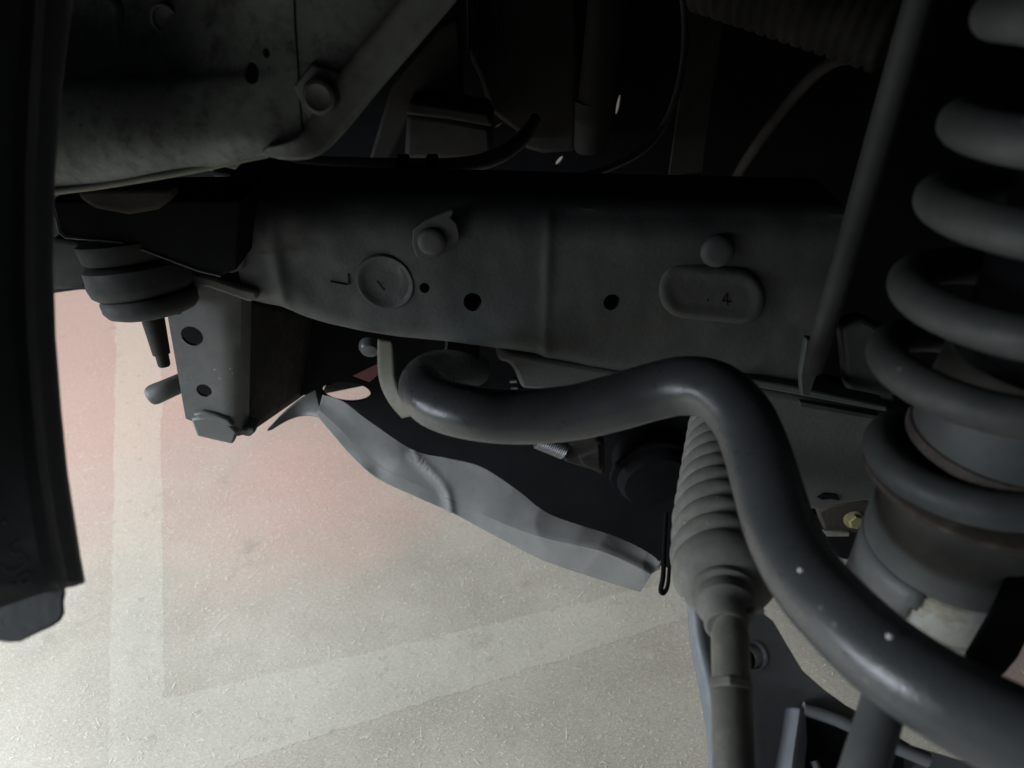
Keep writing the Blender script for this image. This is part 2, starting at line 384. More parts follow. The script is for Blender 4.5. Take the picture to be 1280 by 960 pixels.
F.append(tuple(range(prof_n))); F.append(tuple(range((len(ss)-1)*prof_n, len(ss)*prof_n)))
rail = link('rail_body', V, F, 'rail', FR, smooth=40)
cut(rail, [ycyl(531,359,YR,6.5), ycyl(591,377,YR,11.5), ycyl(765,379,YR,10.5,10), ycyl(222,300,YR,1)])
# stamped details on the rail
def ring_disc(name, px, py, rx, ry, h, rim, m, parent, Y, rot=0.0):
    c = PY(px, py, Y); s = mpp(Y/ray(px, py).y); V = []; F = []; seg = 44
    prof = [(1.0, 0.002), (1.0, -h*0.5), (0.95, -h), (0.95-rim*0.5, -h), (0.95-rim, -h*0.35), (0.4, -h*0.3), (0.02, -h*0.25)]
    for f, y in prof:
        for k in range(seg):
            a = 2*math.pi*k/seg; x, z = rx*s*f*math.cos(a), ry*s*f*math.sin(a)*1.1
            V.append(c+Vector((x*math.cos(rot)-z*math.sin(rot), y, x*math.sin(rot)+z*math.cos(rot))))
    for i in range(len(prof)-1):
        for k in range(seg): a = i*seg+k; b = i*seg+(k+1) % seg; F.append((a, b, b+seg, a+seg))
    F.append(tuple(range((len(prof)-1)*seg, len(prof)*seg)))
    return link(name, V, F, m, parent, smooth=50)
pl = ring_disc('hole_plug', 482, 352, 36, 35, 0.0032, 0.16, 'rail', FR, YR+0.0005, rot=0.4)
slab('scratch_mark', [(470,351), (473,351), (482,362), (480,364)], YR-0.0006, 0.001, 'grime_and_shade', pl, bevel=0)
slab('scratch_mark', [(477,353), (480,353), (480,357), (477,357)], YR-0.0006, 0.001, 'rust', pl, bevel=0)
# scribed angle mark beside the plug
slab('scribed_mark', [(413,352), (434,356), (434,357.0), (413,352.8)], YR-0.0009, 0.002, 'grime_and_shade', FR, bevel=0)
slab('scribed_mark', [(434.6,342), (435.4,342), (436.6,356.5), (435.5,356.5)], YR-0.0009, 0.002, 'grime_and_shade', FR, bevel=0)
tab = slab('clip_tab', [(516,287), (530,276), (558,264), (566,261), (567,268), (563,272), (571,279), (575,294), (575,301), (560,310), (548,320), (534,326), (520,321), (515,305)], YR-0.004, 0.0045, 'rail', FR, bevel=0.0012)
dome('clip_button', 540, 301, YR-0.004, 0.0118, 0.0055, 'rail', tab, flat=0.45)
dome('rubber_plug', 896, 312, YR+0.003, 0.0142, 0.0085, 'rail', FR, flat=0.35)
# raised pad, rounded oblong
def pad(name, x0, y0, x1, y1, rad, Y, m, parent):
    V = []; F = []; lev = [(0, 0.003), (0, 0.0005), (4, -0.0018), (10, -0.0024), (16, -0.0006), (24, -0.0003)]; N = 0
    for ins, yy in lev:
        r = max(rad-ins, 4); ring = []
        for cx, cy, a0 in ((x1-ins-r, y0+ins+r, -90), (x1-ins-r, y1-ins-r, 0), (x0+ins+r, y1-ins-r, 90), (x0+ins+r, y0+ins+r, 180)):
            for k in range(7):
                a = math.radians(a0+k*15); ring.append((cx+r*math.cos(a), cy+r*math.sin(a)))
        N = len(ring)
        for (px, py) in ring: V.append(PY(px, py+(px-890)*0.10, Y)+Vector((0, yy, 0)))
    for i in range(len(lev)-1):
        for k in range(N): a = i*N+k; b = i*N+(k+1) % N; F.append((a, b, b+N, a+N))
    F.append(tuple(range((len(lev)-1)*N, len(lev)*N)))
    return link(name, V, F, m, parent, smooth=60)
pd = pad('stamped_pad', 822, 332, 957, 402, 33, YR+0.0012, 'rail', FR)
for q in ([(908,367), (910,366), (911,382), (909,382)], [(903,377), (904,375), (915,377), (915,378.5)], [(908,367), (909.5,368), (904,377), (902.5,376)], [(884,374), (886,374), (886,377), (884,377)]):
    slab('scratched_mark', q, YR+0.0004, 0.002, 'grime_and_shade', pd, bevel=0)
# end plate, slot and weld at the left end of the rail
slab('end_plate', [(268,246), (283,246), (286,300), (306,318), (304,338), (288,344), (266,332)], YR-0.006, 0.05, 'rail', FR, bevel=0.003)
sl = slab('end_lip', [(228,339), (262,346), (300,359), (320,364), (323,374), (312,379), (290,371), (262,361), (229,355)], YR-0.008, 0.05, 'bracket', FR, bevel=0.003)
# lower hanger under the bend (pressed bracket that carries the bar)
slab('hanger', [(618,430), (640,440), (700,452), (800,470), (822,470), (790,486), (745,494), (700,490), (652,487), (643,465), (636,455), (622,452)], YR+0.003, 0.06, 'rail', FR, bevel=0.006, seg=3)
# outboard flange at the right with lower edge and cross panel
slab('lower_flange', [(930,474), (985,482), (1110,508), (1110,516), (985,492), (930,482)], YR-0.010, 0.02, 'rail', FR, bevel=0.002)

# mounting bracket at the left end: front plate, corner, side with dirt and shade in its colour
YB = 0.575
BK = thing('mount_bracket', PY(270, 545, YB), 'grey folded steel bracket with two round holes hanging under rail end', 'bracket')
V = []; F = []
fr = [(198,372), (232,520), (246,540), (300,552)]
def bcol(pxt, pyt, pxb, pyb, dy, n=14):
    return [(PY(pxt+(pxb-pxt)*k/n, pyt+(pyb-pyt)*k/n, YB+dy)) for k in range(n+1)]
cols = [bcol(203,352,233,522,0.0), bcol(228,352,246,527,0.0), bcol(252,355,264,531,0.0), bcol(272,360,280,535,-0.001)]
cols += [bcol(288,364,291,537,0.0), bcol(300,368,299,539,0.004), bcol(307,370,305,540,0.011), bcol(312,372,309,541,0.020)]
b0t, b0b = PY(312,372,YB+0.020), PY(309,541,YB+0.020); b1t, b1b = PY(405,392,YB+0.19), PY(386,488,YB+0.19)
for f in (0.2, 0.45, 0.7, 1.0):
    top = b0t.lerp(b1t, f); bot = b0b.lerp(b1b, f)
    cols.append([top.lerp(bot, k/14) for k in range(15)])
def grid(cols):
    V = [v for c in cols for v in c]; n = len(cols[0])
    return V, [(i*n+k, (i+1)*n+k, (i+1)*n+k+1, i*n+k+1) for i in range(len(cols)-1) for k in range(n-1)]
V, F = grid(cols[:8]); bk = link('front_plate', V, F, 'bracket', BK, solid=0.0035, smooth=60)
V, F = grid([[v+Vector((0.0004, 0, 0)) for v in c] for c in cols[7:]]); link('side_plate', V, F, 'grime_and_shade', BK, solid=0.003, smooth=60)
cut(bk, [ycyl(241,419,YB,13.5,12.5), ycyl(256,487,YB,9.5,8.5), ycyl(222,385,YB,7)])
slab('lower_tab', [(238,524), (262,520), (282,526), (292,536), (297,541), (291,556), (246,546)], YB-0.004, 0.030, 'bracket', BK, bevel=0.0025)
slab('torn_edge', [(240,519), (252,515), (268,518), (284,524), (293,534), (285,533), (268,526), (250,524)], YB-0.0065, 0.006, 'bracket', BK, bevel=0.002)
slab('weld_foot', [(290,538), (303,536), (316,536), (320,540), (312,547), (303,545), (296,547)], YB+0.004, 0.02, 'bracket', BK, bevel=0.003)
# added black backing, stands in for the dark inside the holes
slab('dark_backing', [(212,362), (300,372), (300,530), (248,520)], YB+0.06, 0.003, 'black', BK, bevel=0)
tube('round_stub', [(186,496,0.70,0.0055), (188,495,0.70,0.0085), (193,493,0.70,0.0098), (207,487,0.70,0.0095), (232,476,0.71,0.0092)], 'bracket', BK, n=4)

# ================================================================== body mount with stud
c0 = PY(168, 398, 0.535); down = Vector((0,0,-1))
BM = thing('body_mount', c0, 'black rubber body mount with a threaded stud pointing down', 'rubber mount')
k = 0.535/ray(168,340).y/FPX
A = PY(160, 295, 0.555); Dm = Vector((0.10, -0.24, -0.96)).normalized(); B = A+Dm
h = lambda py: (py-295)*k*1.03
lathe('upper_cup', A, B, [(0, 48*k), (h(300), 62*k), (h(318), 60*k), (h(323), 56*k), (h(324), 40*k)], 'dark', BM)
lathe('rubber_cushion', A, B, [(h(326), 45*k), (h(327), 58*k), (h(331), 62.5*k), (h(352), 63*k), (h(362), 60*k), (h(366), 55*k), (h(367), 50*k)], 'rubber', BM, seg=56)
lathe('lower_ring', A+Vector((0.004,0,0)), B+Vector((0.004,0,0)), [(h(364), 50*k), (h(367), 57*k), (h(371), 59*k), (h(382), 58*k), (h(389), 53*k), (h(393), 42*k), (h(394), 20*k)], 'rubber', BM, seg=56)
sa = A+Dm*h(388)+Vector((0.002,0,0)); sb = sa+Vector((0.07,-0.24,-0.96))
lathe('stud', sa, sb, [(0, 14.5*k), (0.010, 14*k), (0.034, 11.5*k), (0.0385, 11*k), (0.0392, 8.5*k), (0.048, 8*k), (0.0495, 6.6*k), (0.050, 4*k)], 'dark', BM, seg=24)
mp_ = slab('seat_plate', [(60,252), (68,262), (74,290), (82,297), (118,300), (152,303), (186,315), (215,326), (250,339), (276,345), (296,338), (302,250)], 0.525, 0.055, 'black', BM, bevel=0.002)
V, F = tube_geo([(PY(x, y, 0.5240), 0.0009) for x, y in [(67,262), (74,290), (82,297), (118,300), (152,303), (186,315), (215,326), (250,339), (276,345)]], 8)
link('plate_lip', V, F, 'rail', BM, smooth=60)
slab('seat_dome', [(95,236), (215,236), (212,252), (196,264), (160,270), (118,262), (98,250)], 0.515, 0.02, 'brown', BM, bevel=0.008, seg=4)
slab('back_web', [(60,300), (100,302), (112,335), (108,362), (62,364)], 0.60, 0.02, 'dark', BM, bevel=0.004)

# ================================================================== apron panel, upper left
AP = thing('apron_panel', PY(300, 200, 0.46), 'speckled grey body panel with rolled dusty lower edge and bolt', 'body panel')
rows = []
cur = [
 [(40,-60,.52), (130,-60,.50), (230,-60,.47), (330,-60,.455), (420,-60,.46), (520,-60,.47), (612,-60,.48)],
 [(40,30,.53), (130,30,.50), (230,30,.47), (320,25,.455), (400,10,.458), (480,10,.466), (560,0,.475)],
 [(40,92,.50), (130,88,.475), (230,86,.46), (320,80,.45), (385,78,.455), (440,90,.462), (494,82,.47)],
 [(40,112,.478), (130,110,.46), (230,108,.45), (310,104,.445), (365,104,.452), (418,112,.458), (470,114,.465)],
 [(40,165,.475), (130,160,.458), (230,152,.448), (305,148,.444), (358,148,.45), (400,152,.457), (440,152,.463)],
 [(40,205,.485), (130,198,.468), (230,186,.456), (305,176,.450), (352,180,.456), (386,182,.461), (414,178,.466)],
 [(40,244,.51), (130,232,.49), (230,215,.472), (300,199,.464), (340,193,.462), (366,195,.466), (394,192,.468)]]
def turn(x): return -0.00017*max(0, x-250)
def lean(x, y): return -0.045*min(1, max(0, (x-180)/160))*max(0, (150-y)/210)     # upper right leans out and faces down
cur = [[(x, y, d+turn(x)+lean(x, y)) for x, y, d in row] for row in cur]
pan = loft('panel', cur, 'apron', AP, nu=8, nv=6, thick=0.0025)
cut(pan, [ycyl(278,118,0.40,11.5,11.5,depth=0.10), ycyl(297,91,0.40,5.5,depth=0.10)])
# rolled edge below and the diagonal flange
V, F = tube_geo([(P(*p), 0.0026) for p in catmull([(40,246,.508), (62,240,.50), (130,231,.488), (230,214,.470), (300,199,.462), (335,192,.460)], 6)], 10)
link('rolled_edge', V, F, 'flange', AP, smooth=60)
loft('diagonal_flange', [[(x, y, d+turn(x)+lean(x, y)-.003) for x, y, d in r_] for r_ in [[(328,190,.459), (352,198,.458), (392,197,.460), (424,172,.462), (470,118,.466), (520,60,.470), (568,4,.475), (610,-50,.48)],
                         [(336,182,.452), (356,178,.451), (376,168,.452), (390,144,.455), (424,92,.459), (476,30,.464), (522,-26,.469), (562,-80,.474)]]], 'apron_flange', AP, nu=6, nv=4, thick=0.003)
dome_p, nrm = on(pan, 405, 118)
nrm = (nrm if nrm.y < 0 else -nrm)
wsh = lathe('bolt_washer', dome_p-nrm*0.004, dome_p+nrm, [(0, 36*mpp(.45)), (0.004, 36*mpp(.45)), (0.006, 33*mpp(.45)), (0.0065, 20*mpp(.45))], 'apron', AP, seg=6, smooth=30)
lathe('bolt_head', dome_p+nrm*0.0015, dome_p+nrm, [(0, 21*mpp(.45)), (0.006, 21*mpp(.45)), (0.0085, 19*mpp(.45)), (0.0092, 15*mpp(.45)), (0.0080, 11*mpp(.45)), (0.0078, 1e-4)], 'rail', wsh, seg=32)
slab('dirt_streak', [(409,160), (414,150), (417,149), (415,156), (410,163)], on(pan, 412, 156)[0].y-.001, 0.0012, 'strap', AP, bevel=0)
V, F = tube_geo([(on(pan, x, y)[0], 0.0006) for x, y in [(366,-30), (368,0), (369,30), (371,60), (373,84), (374,110), (377,150), (382,180)]], 8)
link('panel_seam', V, F, 'black', AP, smooth=60)
ring_disc('stamped_ring', 207, 24, 18, 17, 0.003, 0.3, 'apron', AP, on(pan, 207, 24)[0].y)
slab('backing_panel', [(58,-60), (560,-60), (470,60), (400,150), (330,180), (60,220)], 0.60, 0.006, 'black', AP, bevel=0)  # black backing added so the cut holes look dark
tube('recess_rib', [(140,0,.495,.004), (152,20,.493,.005), (152,48,.492,.005), (158,80,.478,.004)], 'apron', AP, n=5, seg=12)

# ================================================================== fender liner, near left edge
LN = thing('fender_liner', P(40, 800, 0.34), 'black plastic fender liner flap with raised letters near left edge', 'fender liner')
def curve_x(pts, y):
    for (x0, y0), (x1, y1) in zip(pts, pts[1:]):
        if y0 <= y <= y1: return x0+(x1-x0)*(y-y0)/(y1-y0)
    return pts[-1][0]
edge = [(95,-60), (86,0), (73,110), (64,220), (62,330), (65,420), (72,510), (80,590), (90,655), (97,700), (102,726)]
inner = [(56,-60), (50,0), (42,110), (37,220), (36,330), (39,420), (46,510), (54,590), (64,655), (72,700), (80,744)]
ys = [-60, 0, 60, 110, 160, 220, 280, 330, 380, 420, 470, 510, 550, 590, 625, 655, 680, 700, 715, 726]
def cols_at(y):
    e = curve_x(edge, y); i = curve_x(inner, y)
    return [(-260, y, .235), (-120, y, .275), (-40, y, .303), (i-20, y, .3165), (i-6, y, .3145), (i, y, .318), (i+4, y, .325), (e-8, y, .330), (e-2, y, .333), (e, y, .338)]
V = []; F = []; W = 10
for y in ys: V += [P(*c) for c in cols_at(y)]
low = [[(-260,770,.235), (-120,772,.275), (-40,772,.303), (56,740,.316), (74,738,.3165), (80,735,.318), (84,735,.325), (92,732,.330), (100,729,.333), (102,728,.338)]]
for r in low: V += [P(*c) for c in r]
for i in range(len(ys)+len(low)-1):
    for k in range(W-1): F.append((i*W+k, i*W+k+1, (i+1)*W+k+1, (i+1)*W+k))
lw = link('liner_wall', V, F, 'liner', LN, solid=0.003, smooth=50)
slab_pts = [(-30,762), (40,735), (81,728), (82,742), (80,752), (81,766), (76,776), (66,783), (44,793), (26,802), (10,803), (-30,798)]
fr_ = [P(x, y, .3205) for x, y in slab_pts]; n = len(fr_); bk_ = [P(x, y, .3285) for x, y in slab_pts]
lug = link('bottom_lug', fr_+bk_, [tuple(range(n)), tuple(range(2*n-1, n-1, -1))]+[(i, (i+1) % n, n+(i+1) % n, n+i) for i in range(n)], 'liner', LN, bevel=0.0015)
def glyph(pts, r=0.0007):
    c = catmull([(x, y, 0) for x, y in pts], 5)
    V, F = tube_geo([(on(lw, x, y)[0], r) for x, y, _ in c], 8)
    return link('raised_letter', V, F, 'letter', LN, smooth=60)
glyph([(24,676), (16,682), (12,688), (18,692), (27,690)])
glyph([(2,704), (6,712), (16,714), (26,710), (34,700), (30,694)])
glyph([(30,716), (37,718), (37,726), (29,730), (24,725), (28,718)])
glyph([(12,729), (19,731)]); glyph([(3,652), (8,652)], r=0.0014)

# ================================================================== stabilizer bar
SB = thing('stabilizer_bar', P(900, 600, 0.4), 'thick bent black stabilizer bar sweeping across in front of everything', 'stabilizer bar')
R = 0.0168
bp = [(592,463,.76,R), (580,463,.68,R), (560,463,.60,R), (540,469,.535,R), (530,484,.490,R), (545,503,.466,R), (590,516,.452,R), (650,521,.448,R), (715,516,.442,R), (770,503,.434,R), (822,488,.426,R), (862,482,.416,R), (897,491,.404,R), (926,520,.392,R), (945,562,.380,R), (960,612,.366,R), (978,668,.348,R), (1008,722,.328,R), (1050,770,.308,R), (1103,819,.290,R), (1165,862,.276,R), (1238,902,.265,R), (1325,942,.255,R), (1440,990,.245,R), (1560,1060,.240,R), (1660,1180,.245,R)]
tube('bar', bp, 'bar', SB, n=7, seg=36)
for px, py, d, rr in ((1002,716,.3128,.0014), (1113,799,.2745,.0012), (1003,742,.313,.0007)):
    q = P(px, py, d)
    lathe('paint_chip', q+Vector((0,.0015,0)), q+Vector((0,-1,.6)), [(0, rr), (0.0012, rr*0.9), (0.0016, rr*0.3)], 'white', SB, seg=9)
# strap and bushing at the far bend
loft('clamp_strap', [[(474,425,.535), (474,450,.53), (477,478,.525), (488,502,.52), (505,522,.515)], [(493,428,.528), (495,450,.522), (497,476,.516), (507,500,.51), (522,518,.506)]], 'strap', SB, nu=5, nv=4, thick=0.004)
slab('bush_block', [(554,444), (600,447), (596,462), (586,476), (574,474), (556,462)], 0.575, 0.04, 'dark', SB, bevel=0.003)

# stabilizer link hanging from the bar
LK = thing('stabilizer_link', P(1085, 960, 0.28), 'pale grey round link rod standing below the bar, lower right', 'link rod')
tube('rod', [(1112,850,.318,.0088), (1104,880,.314,.0090), (1094,915,.309,.0090), (1080,960,.303,.0090), (1062,1020,.296,.0090), (1035,1110,.288,.0090), (1010,1200,.280,.0090)], 'strut', LK, n=5, seg=28)
tube('collar', [(1110,842,.318,.011), (1106,862,.316,.0112), (1103,872,.3155,.0112)], 'strut', LK, n=4, seg=28)

# ================================================================== coil spring and strut
AX = Vector((0.2235, 0.272, 0)); Rc = 0.0510; rw = 0.0086
def zc(t): return 1.0-0.030-t
CS = Vector((AX.x, AX.y, 0.76)); V = []
zl = [0.045, 0.018, -0.006, -0.036, -0.074, -0.104, -0.142, -0.176, -0.229, -0.240]      # heights of the wire at its left-hand side, per turn
path = []; N = 44
for i in range(int((len(zl)-1.62)*N)+1):
    t = i/N; k0 = min(int(t), len(zl)-2); f = t-k0
    p0 = zl[max(k0-1, 0)]; p1 = zl[k0]; p2 = zl[k0+1]; p3 = zl[min(k0+2, len(zl)-1)]
    z = 0.5*((2*p1)+(-p0+p2)*f+(2*p0-5*p1+4*p2-p3)*f*f+(-p0+3*p1-3*p2+p3)*f**3)
    ang = math.pi - 2*math.pi*t                          # left -> far -> right -> near while going down
    R_ = Rc-0.0085*max(0, min(1, (t-7.3)/0.6)); cx = AX.x-0.0035+0.003*max(0, min(1, (t-7.3)/0.6))
    path.append((Vector((cx+R_*math.cos(ang), AX.y+R_*math.sin(ang), 1.0+z)), rw))
V, F = tube_geo(path, 20)
o = link('coil_spring', V, F, 'spring', origin=(AX.x, AX.y, 0.77), smooth=60); tag(o, 'thick grey coil spring at the right edge', 'coil spring')
ST = thing('strut', (AX.x-0.004, AX.y, 0.60), 'grey strut tube with yellowed metal sleeve below the coil spring', 'strut')
SX = Vector((AX.x+0.0055, AX.y, 0)); Dn = Vector((0,0,-1))
def sl_(name, prof, m, dx=0, dy=0, **k):
    A = Vector((SX.x+dx, SX.y+dy, 1.0)); return lathe(name, A, A+Dn, prof, m, ST, seg=56, **k)
sl_('dust_cover', [(-0.06, .034), (0.10, .034), (0.165, .033)], 'black')
sl_('bump_cup', [(0.165, .025), (0.168, .036), (0.200, .0385), (0.212, .039), (0.214, .037)], 'strut')
sl_('bump_cup_rim', [(0.2105, .036), (0.2115, .0405), (0.2165, .041), (0.218, .037)], 'rust')
sl_('spring_seat', [(0.232, .040), (0.2335, .0500), (0.2345, .0512), (0.2370, .0510), (0.2385, .0430)], 'rust', dx=-.005)
sl_('skirt', [(0.236, .0420), (0.238, .0432), (0.283, .0430), (0.2860, .0424), (0.2865, .040)], 'strut')
sl_('sleeve', [(0.280, .0385), (0.288, .0394), (0.2895, .0408), (0.2965, .0408), (0.298, .0395), (0.316, .0394), (0.3175, .0408), (0.324, .0408), (0.3255, .0394), (0.365, .0390)], 'alu')
V = []; F = []
for i in range(21):
    a = math.radians(130+i*4.9)
    for q in range(6): V.append(Vector((SX.x+.0424*math.cos(a), SX.y+.0424*math.sin(a), 1.0-(0.2855+(0.345-0.2855)*q/5)-0.0000*i)))
for i in range(20):
    for q in range(5):
        if i+q*0.9 < 19.6: F.append((i*6+q, i*6+q+1, (i+1)*6+q+1, (i+1)*6+q))
link('side_plate', V, F, 'strut', ST, solid=.0016, smooth=60)
KN = thing('strut_shade', P(1260, 840, .34), 'black knuckle in shadow at the right edge below the spring', 'shade_slab')
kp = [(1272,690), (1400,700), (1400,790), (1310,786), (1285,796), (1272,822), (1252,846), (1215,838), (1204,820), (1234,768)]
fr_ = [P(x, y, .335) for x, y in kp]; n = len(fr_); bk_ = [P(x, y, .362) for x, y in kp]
link('strut_shade_slab', fr_+bk_, [tuple(range(n)), tuple(range(2*n-1, n-1, -1))]+[(i, (i+1) % n, n+(i+1) % n, n+i) for i in range(n)], 'black', KN, bevel=.002)  # black slab shaped as the shaded right part of the strut

# ================================================================== rack boot and tie rod
far = P(897, 528, 0.58); near = P(906, 738, 0.405); ax = (near-far); Lb = ax.length; axn = ax.normalized()
RB = thing('rack_boot', near, 'ribbed dark grey rubber boot over the steering rack end', 'rubber boot')
prof = [(0, .018)]; nr = 10; L1 = Lb-0.020
for i in range(nr):
    t0 = L1*i/nr; t1 = L1*(i+1)/nr; f = (i+0.5)/nr
    rb = 0.0215+0.0085*min(1, f*1.35)
    d = t1-t0
    prof += [(t0+d*.02, rb-.0052), (t0+d*.10, rb-.0034), (t0+d*.26, rb-.0008), (t0+d*.50, rb+.0006), (t0+d*.74, rb+.0002), (t0+d*.90, rb-.0018), (t0+d*.97, rb-.0046)]
prof += [(L1, .0270), (L1+.004, .0292), (L1+.010, .0285), (L1+.016, .0250), (L1+.020, .0195), (L1+.0215, .0150)]
lathe('bellows', far, near, prof, 'boot', RB, seg=56, smooth=70)
e = far+axn*(L1+.0195)
bc = lathe('boot_collar', e, e+axn, [(0, .0170), (.002, .0182), (.005, .0180), (.0062, .0150), (.009, .0146), (.0102, .0158), (.0142, .0156), (.0165, .0130), (.020, .0118), (.028, .0112), (.0295, .0098)], 'boot', RB, seg=44)
cl = lathe('clamp_band', e+axn*.0064, e+axn, [(0, .0140), (.0002, .0154), (.0028, .0154), (.003, .0140)], 'rod', RB, seg=44)
box('clamp_ear', on(bc, 934, 764)[0]+Vector((.003, 0, 0)), (.011, .004, .0035), 'rod', RB, rot=Matrix.Rotation(-0.35, 3, 'Y'), bevel=.0006)
TR = thing('tie_rod', P(917, 960, 0.36), 'steel tie rod leaving the boot towards the camera', 'tie rod')
ta = P(912, 765, 0.385); tb = P(918, 1000, 0.335); tl = (tb-ta).length
lathe('inner_rod', ta, tb, [(0, .0088), (.010, .0088), (.012, .0096), (tl*.45, .0094), (tl*.452, .0082)], 'rod', TR, seg=32)
lathe('lock_nut', ta, tb, [(tl*.40, .0098), (tl*.405, .0112), (tl*.455, .0112), (tl*.46, .0098)], 'rod', TR, seg=6, smooth=25, bevel=.0006)
lathe('outer_sleeve', ta, tb, [(tl*.44, .0084), (tl*.455, .0092), (tl*.475, .0098), (tl*1.0, .0096), (tl*1.9, .0096)], 'rod', TR, seg=32)

# ================================================================== lower control arm
LA = thing('lower_control_arm', P(950, 960, 0.42), 'black pressed steel lower control arm with a hole, bottom right', 'control arm')
dA = lambda y: .485-.00022*(y-770)
outl = [(884,752), (930,748), (966,776), (985,808), (1003,838), (1030,862), (1058,882), (1090,900), (1140,932), (1200,950), (1300,962), (1300,1030), (912,1030), (905,900), (893,800)]
fr_ = [P(x, y, dA(y)) for x, y in outl]; n = len(fr_); off = Vector((0, .010, -.018)); bk_ = [v+off for v in fr_]
plate = link('arm_plate', fr_+bk_, [tuple(range(n)), tuple(range(2*n-1, n-1, -1))]+[(i, (i+1) % n, n+(i+1) % n, n+i) for i in range(n)], 'arm', LA, bevel=0)
hc = P(940, 820, dA(820)); hn = Vector((0, .49, -.87)).normalized()
hcut = lathe('cutter', hc-hn*.03, hc+hn*.05, [(0, .0080), (.09, .0080)], 'dark', seg=32)
cut(plate, [hcut])
bk2 = [P(x, y, dA(y)+.028) for x, y in ((915,780), (965,790), (985,850), (915,860))]
link('dark_hole_backing', bk2+[v+off*.2 for v in bk2], [(0,1,2,3), (7,6,5,4), (0,1,5,4), (1,2,6,5), (2,3,7,6), (3,0,4,7)], 'black', LA)  # black plate added so the hole looks dark inside
lathe('hole_collar', hc-hn*.0015, hc+hn, [(0.004, .0080), (0.0, .0082), (0, .0096), (.004, .0096)], 'arm_edge', LA, seg=36, cap=False)
loft('arm_edge', [[(861,745,.480), (865,800,.470), (876,860,.458), (886,920,.445), (892,990,.430)], [(868,745,.470), (876,800,.461), (890,860,.449), (900,920,.436), (906,990,.421)], [(892,745,.478), (903,800,.470), (914,860,.457), (922,920,.444), (928,990,.431)]], 'arm_edge', LA, nu=6, nv=5, thick=.003)
# pressed box with rib
loft('rib', [[(984,885,.455), (980,915,.448), (972,960,.438), (966,1010,.428)], [(1000,886,.440), (996,915,.433), (990,960,.423), (986,1010,.413)], [(1007,892,.448), (1006,920,.441), (1003,960,.431), (1000,1010,.421)]], 'arm_edge', LA, nu=5, nv=5, thick=.003)
V, F = tube_geo([(P(*p), .0042) for p in catmull([(1004,886,.442), (1030,893,.440), (1060,905,.437), (1100,925,.434), (1160,950,.43)], 6)], 12)
link('box_lip', V, F, 'arm', LA, smooth=60)
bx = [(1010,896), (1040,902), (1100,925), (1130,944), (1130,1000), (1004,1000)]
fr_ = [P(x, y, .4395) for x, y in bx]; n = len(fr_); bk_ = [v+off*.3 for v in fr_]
link('box_recess_shade', fr_+bk_, [tuple(range(n)), tuple(range(2*n-1, n-1, -1))]+[(i, (i+1) % n, n+(i+1) % n, n+i) for i in range(n)], 'black', LA)  # black slab stands in for the shade of a recess
tube('weld_pin', [(1018,952,.428,.0022), (1022,962,.425,.0022), (1026,975,.42,.0022)], 'arm_edge', LA, n=3, seg=10)

# ================================================================== splash shield and undercover
SH = thing('splash_shield', P(600, 640, 0.62), 'light grey curved plastic splash shield hanging below the rail', 'splash shield')
topc = [(404,494,.70), (430,502,.69), (462,526,.68), (518,563,.662), (561,573,.652), (604,584,.64), (647,612,.628), (690,644,.615), (771,672,.597), (812,692,.586), (826,704,.58)]
botc = [(397,520,.69), (418,545,.68), (438,568,.672), (470,597,.660), (520,621,.648), (567,642,.638), (625,672,.624), (681,700,.610), (745,722,.596), (780,733,.588), (801,739,.584)]
fold = [(399,512,.6915), (421,533,.6825), (445,556,.674), (482,586,.6605), (527,608,.648), (575,629,.6395), (632,655,.619), (684,673,.604), (750,688,.588), (796,708,.579), (814,718,.577)]
mid = [(a+(d-a)*.5, b+(e_-b)*.5, c+(f-c)*.5) for (a, b, c), (d, e_, f) in zip(topc, fold)]
fold2 = [(a+(d-a)*.12, b+(e_-b)*.12, c+(f-c)*.12) for (a, b, c), (d, e_, f) in zip(fold, botc)]
fold0 = [(a+(d-a)*.08, b+(e_-b)*.08, c+(f-c)*.08) for (a, b, c), (d, e_, f) in zip(fold, mid)]
dent = lambda c, k: [(x, y, d+.0022*mnoise.noise(Vector((x*.013, y*.013, k)))) for x, y, d in c]
sheet = loft('sheet', [topc, dent(mid, 1), fold0, fold2, botc], 'shield', SH, nu=20, nv=9, thick=.0025)
def pix(v):
    r = v-CAM; d = r.y*CP-r.z*SP; u = r.y*SP+r.z*CP
    return 640+FPX*r.x/d, 480-FPX*u/d
crease = [(q[0], q[1]) for q in catmull([(516,570,0), (536,588,0), (550,603,0), (559,620,0), (563,645,0)], 6)]
org = world_loc(sheet)
for v in sheet.data.vertices:
    w_ = v.co+org; px, py = pix(w_); to = (CAM-w_).normalized()
    dd, kx = min(((px-a)**2+(py-b)**2, a-px) for a, b in crease); dd = math.sqrt(dd)
    h_ = 0.0022*math.exp(-(dd/6.0)**2)-0.0026*math.exp(-(dd/26.0)**2)*(1 if kx > 0 else 0.15)
    h_ += 0.0030*(0.5-abs(mnoise.noise(Vector((px*.016, py*.016, 5)))))*min(1, max(0, (px-400)/40))
    h_ -= 0.0035*math.exp(-(((px-474)/14)**2+((py-590)/14)**2))
    v.co += to*h_
sheet.data.update()
loft('corner_flap', [[(334,538,.70), (352,518,.715), (374,500,.73), (396,488,.74)], [(340,536,.702), (362,524,.715), (382,519,.72), (404,522,.71)]], 'shield', SH, nu=6, nv=4, thick=.0025)
slab('end_tab', [(812,704), (827,702), (825,712), (814,718)], .462, .002, 'shield', SH, bevel=.0008)
UC = thing('engine_undercover', PY(600, 560, .78), 'black plastic engine undercover with oval hole behind the grey shield', 'undercover')
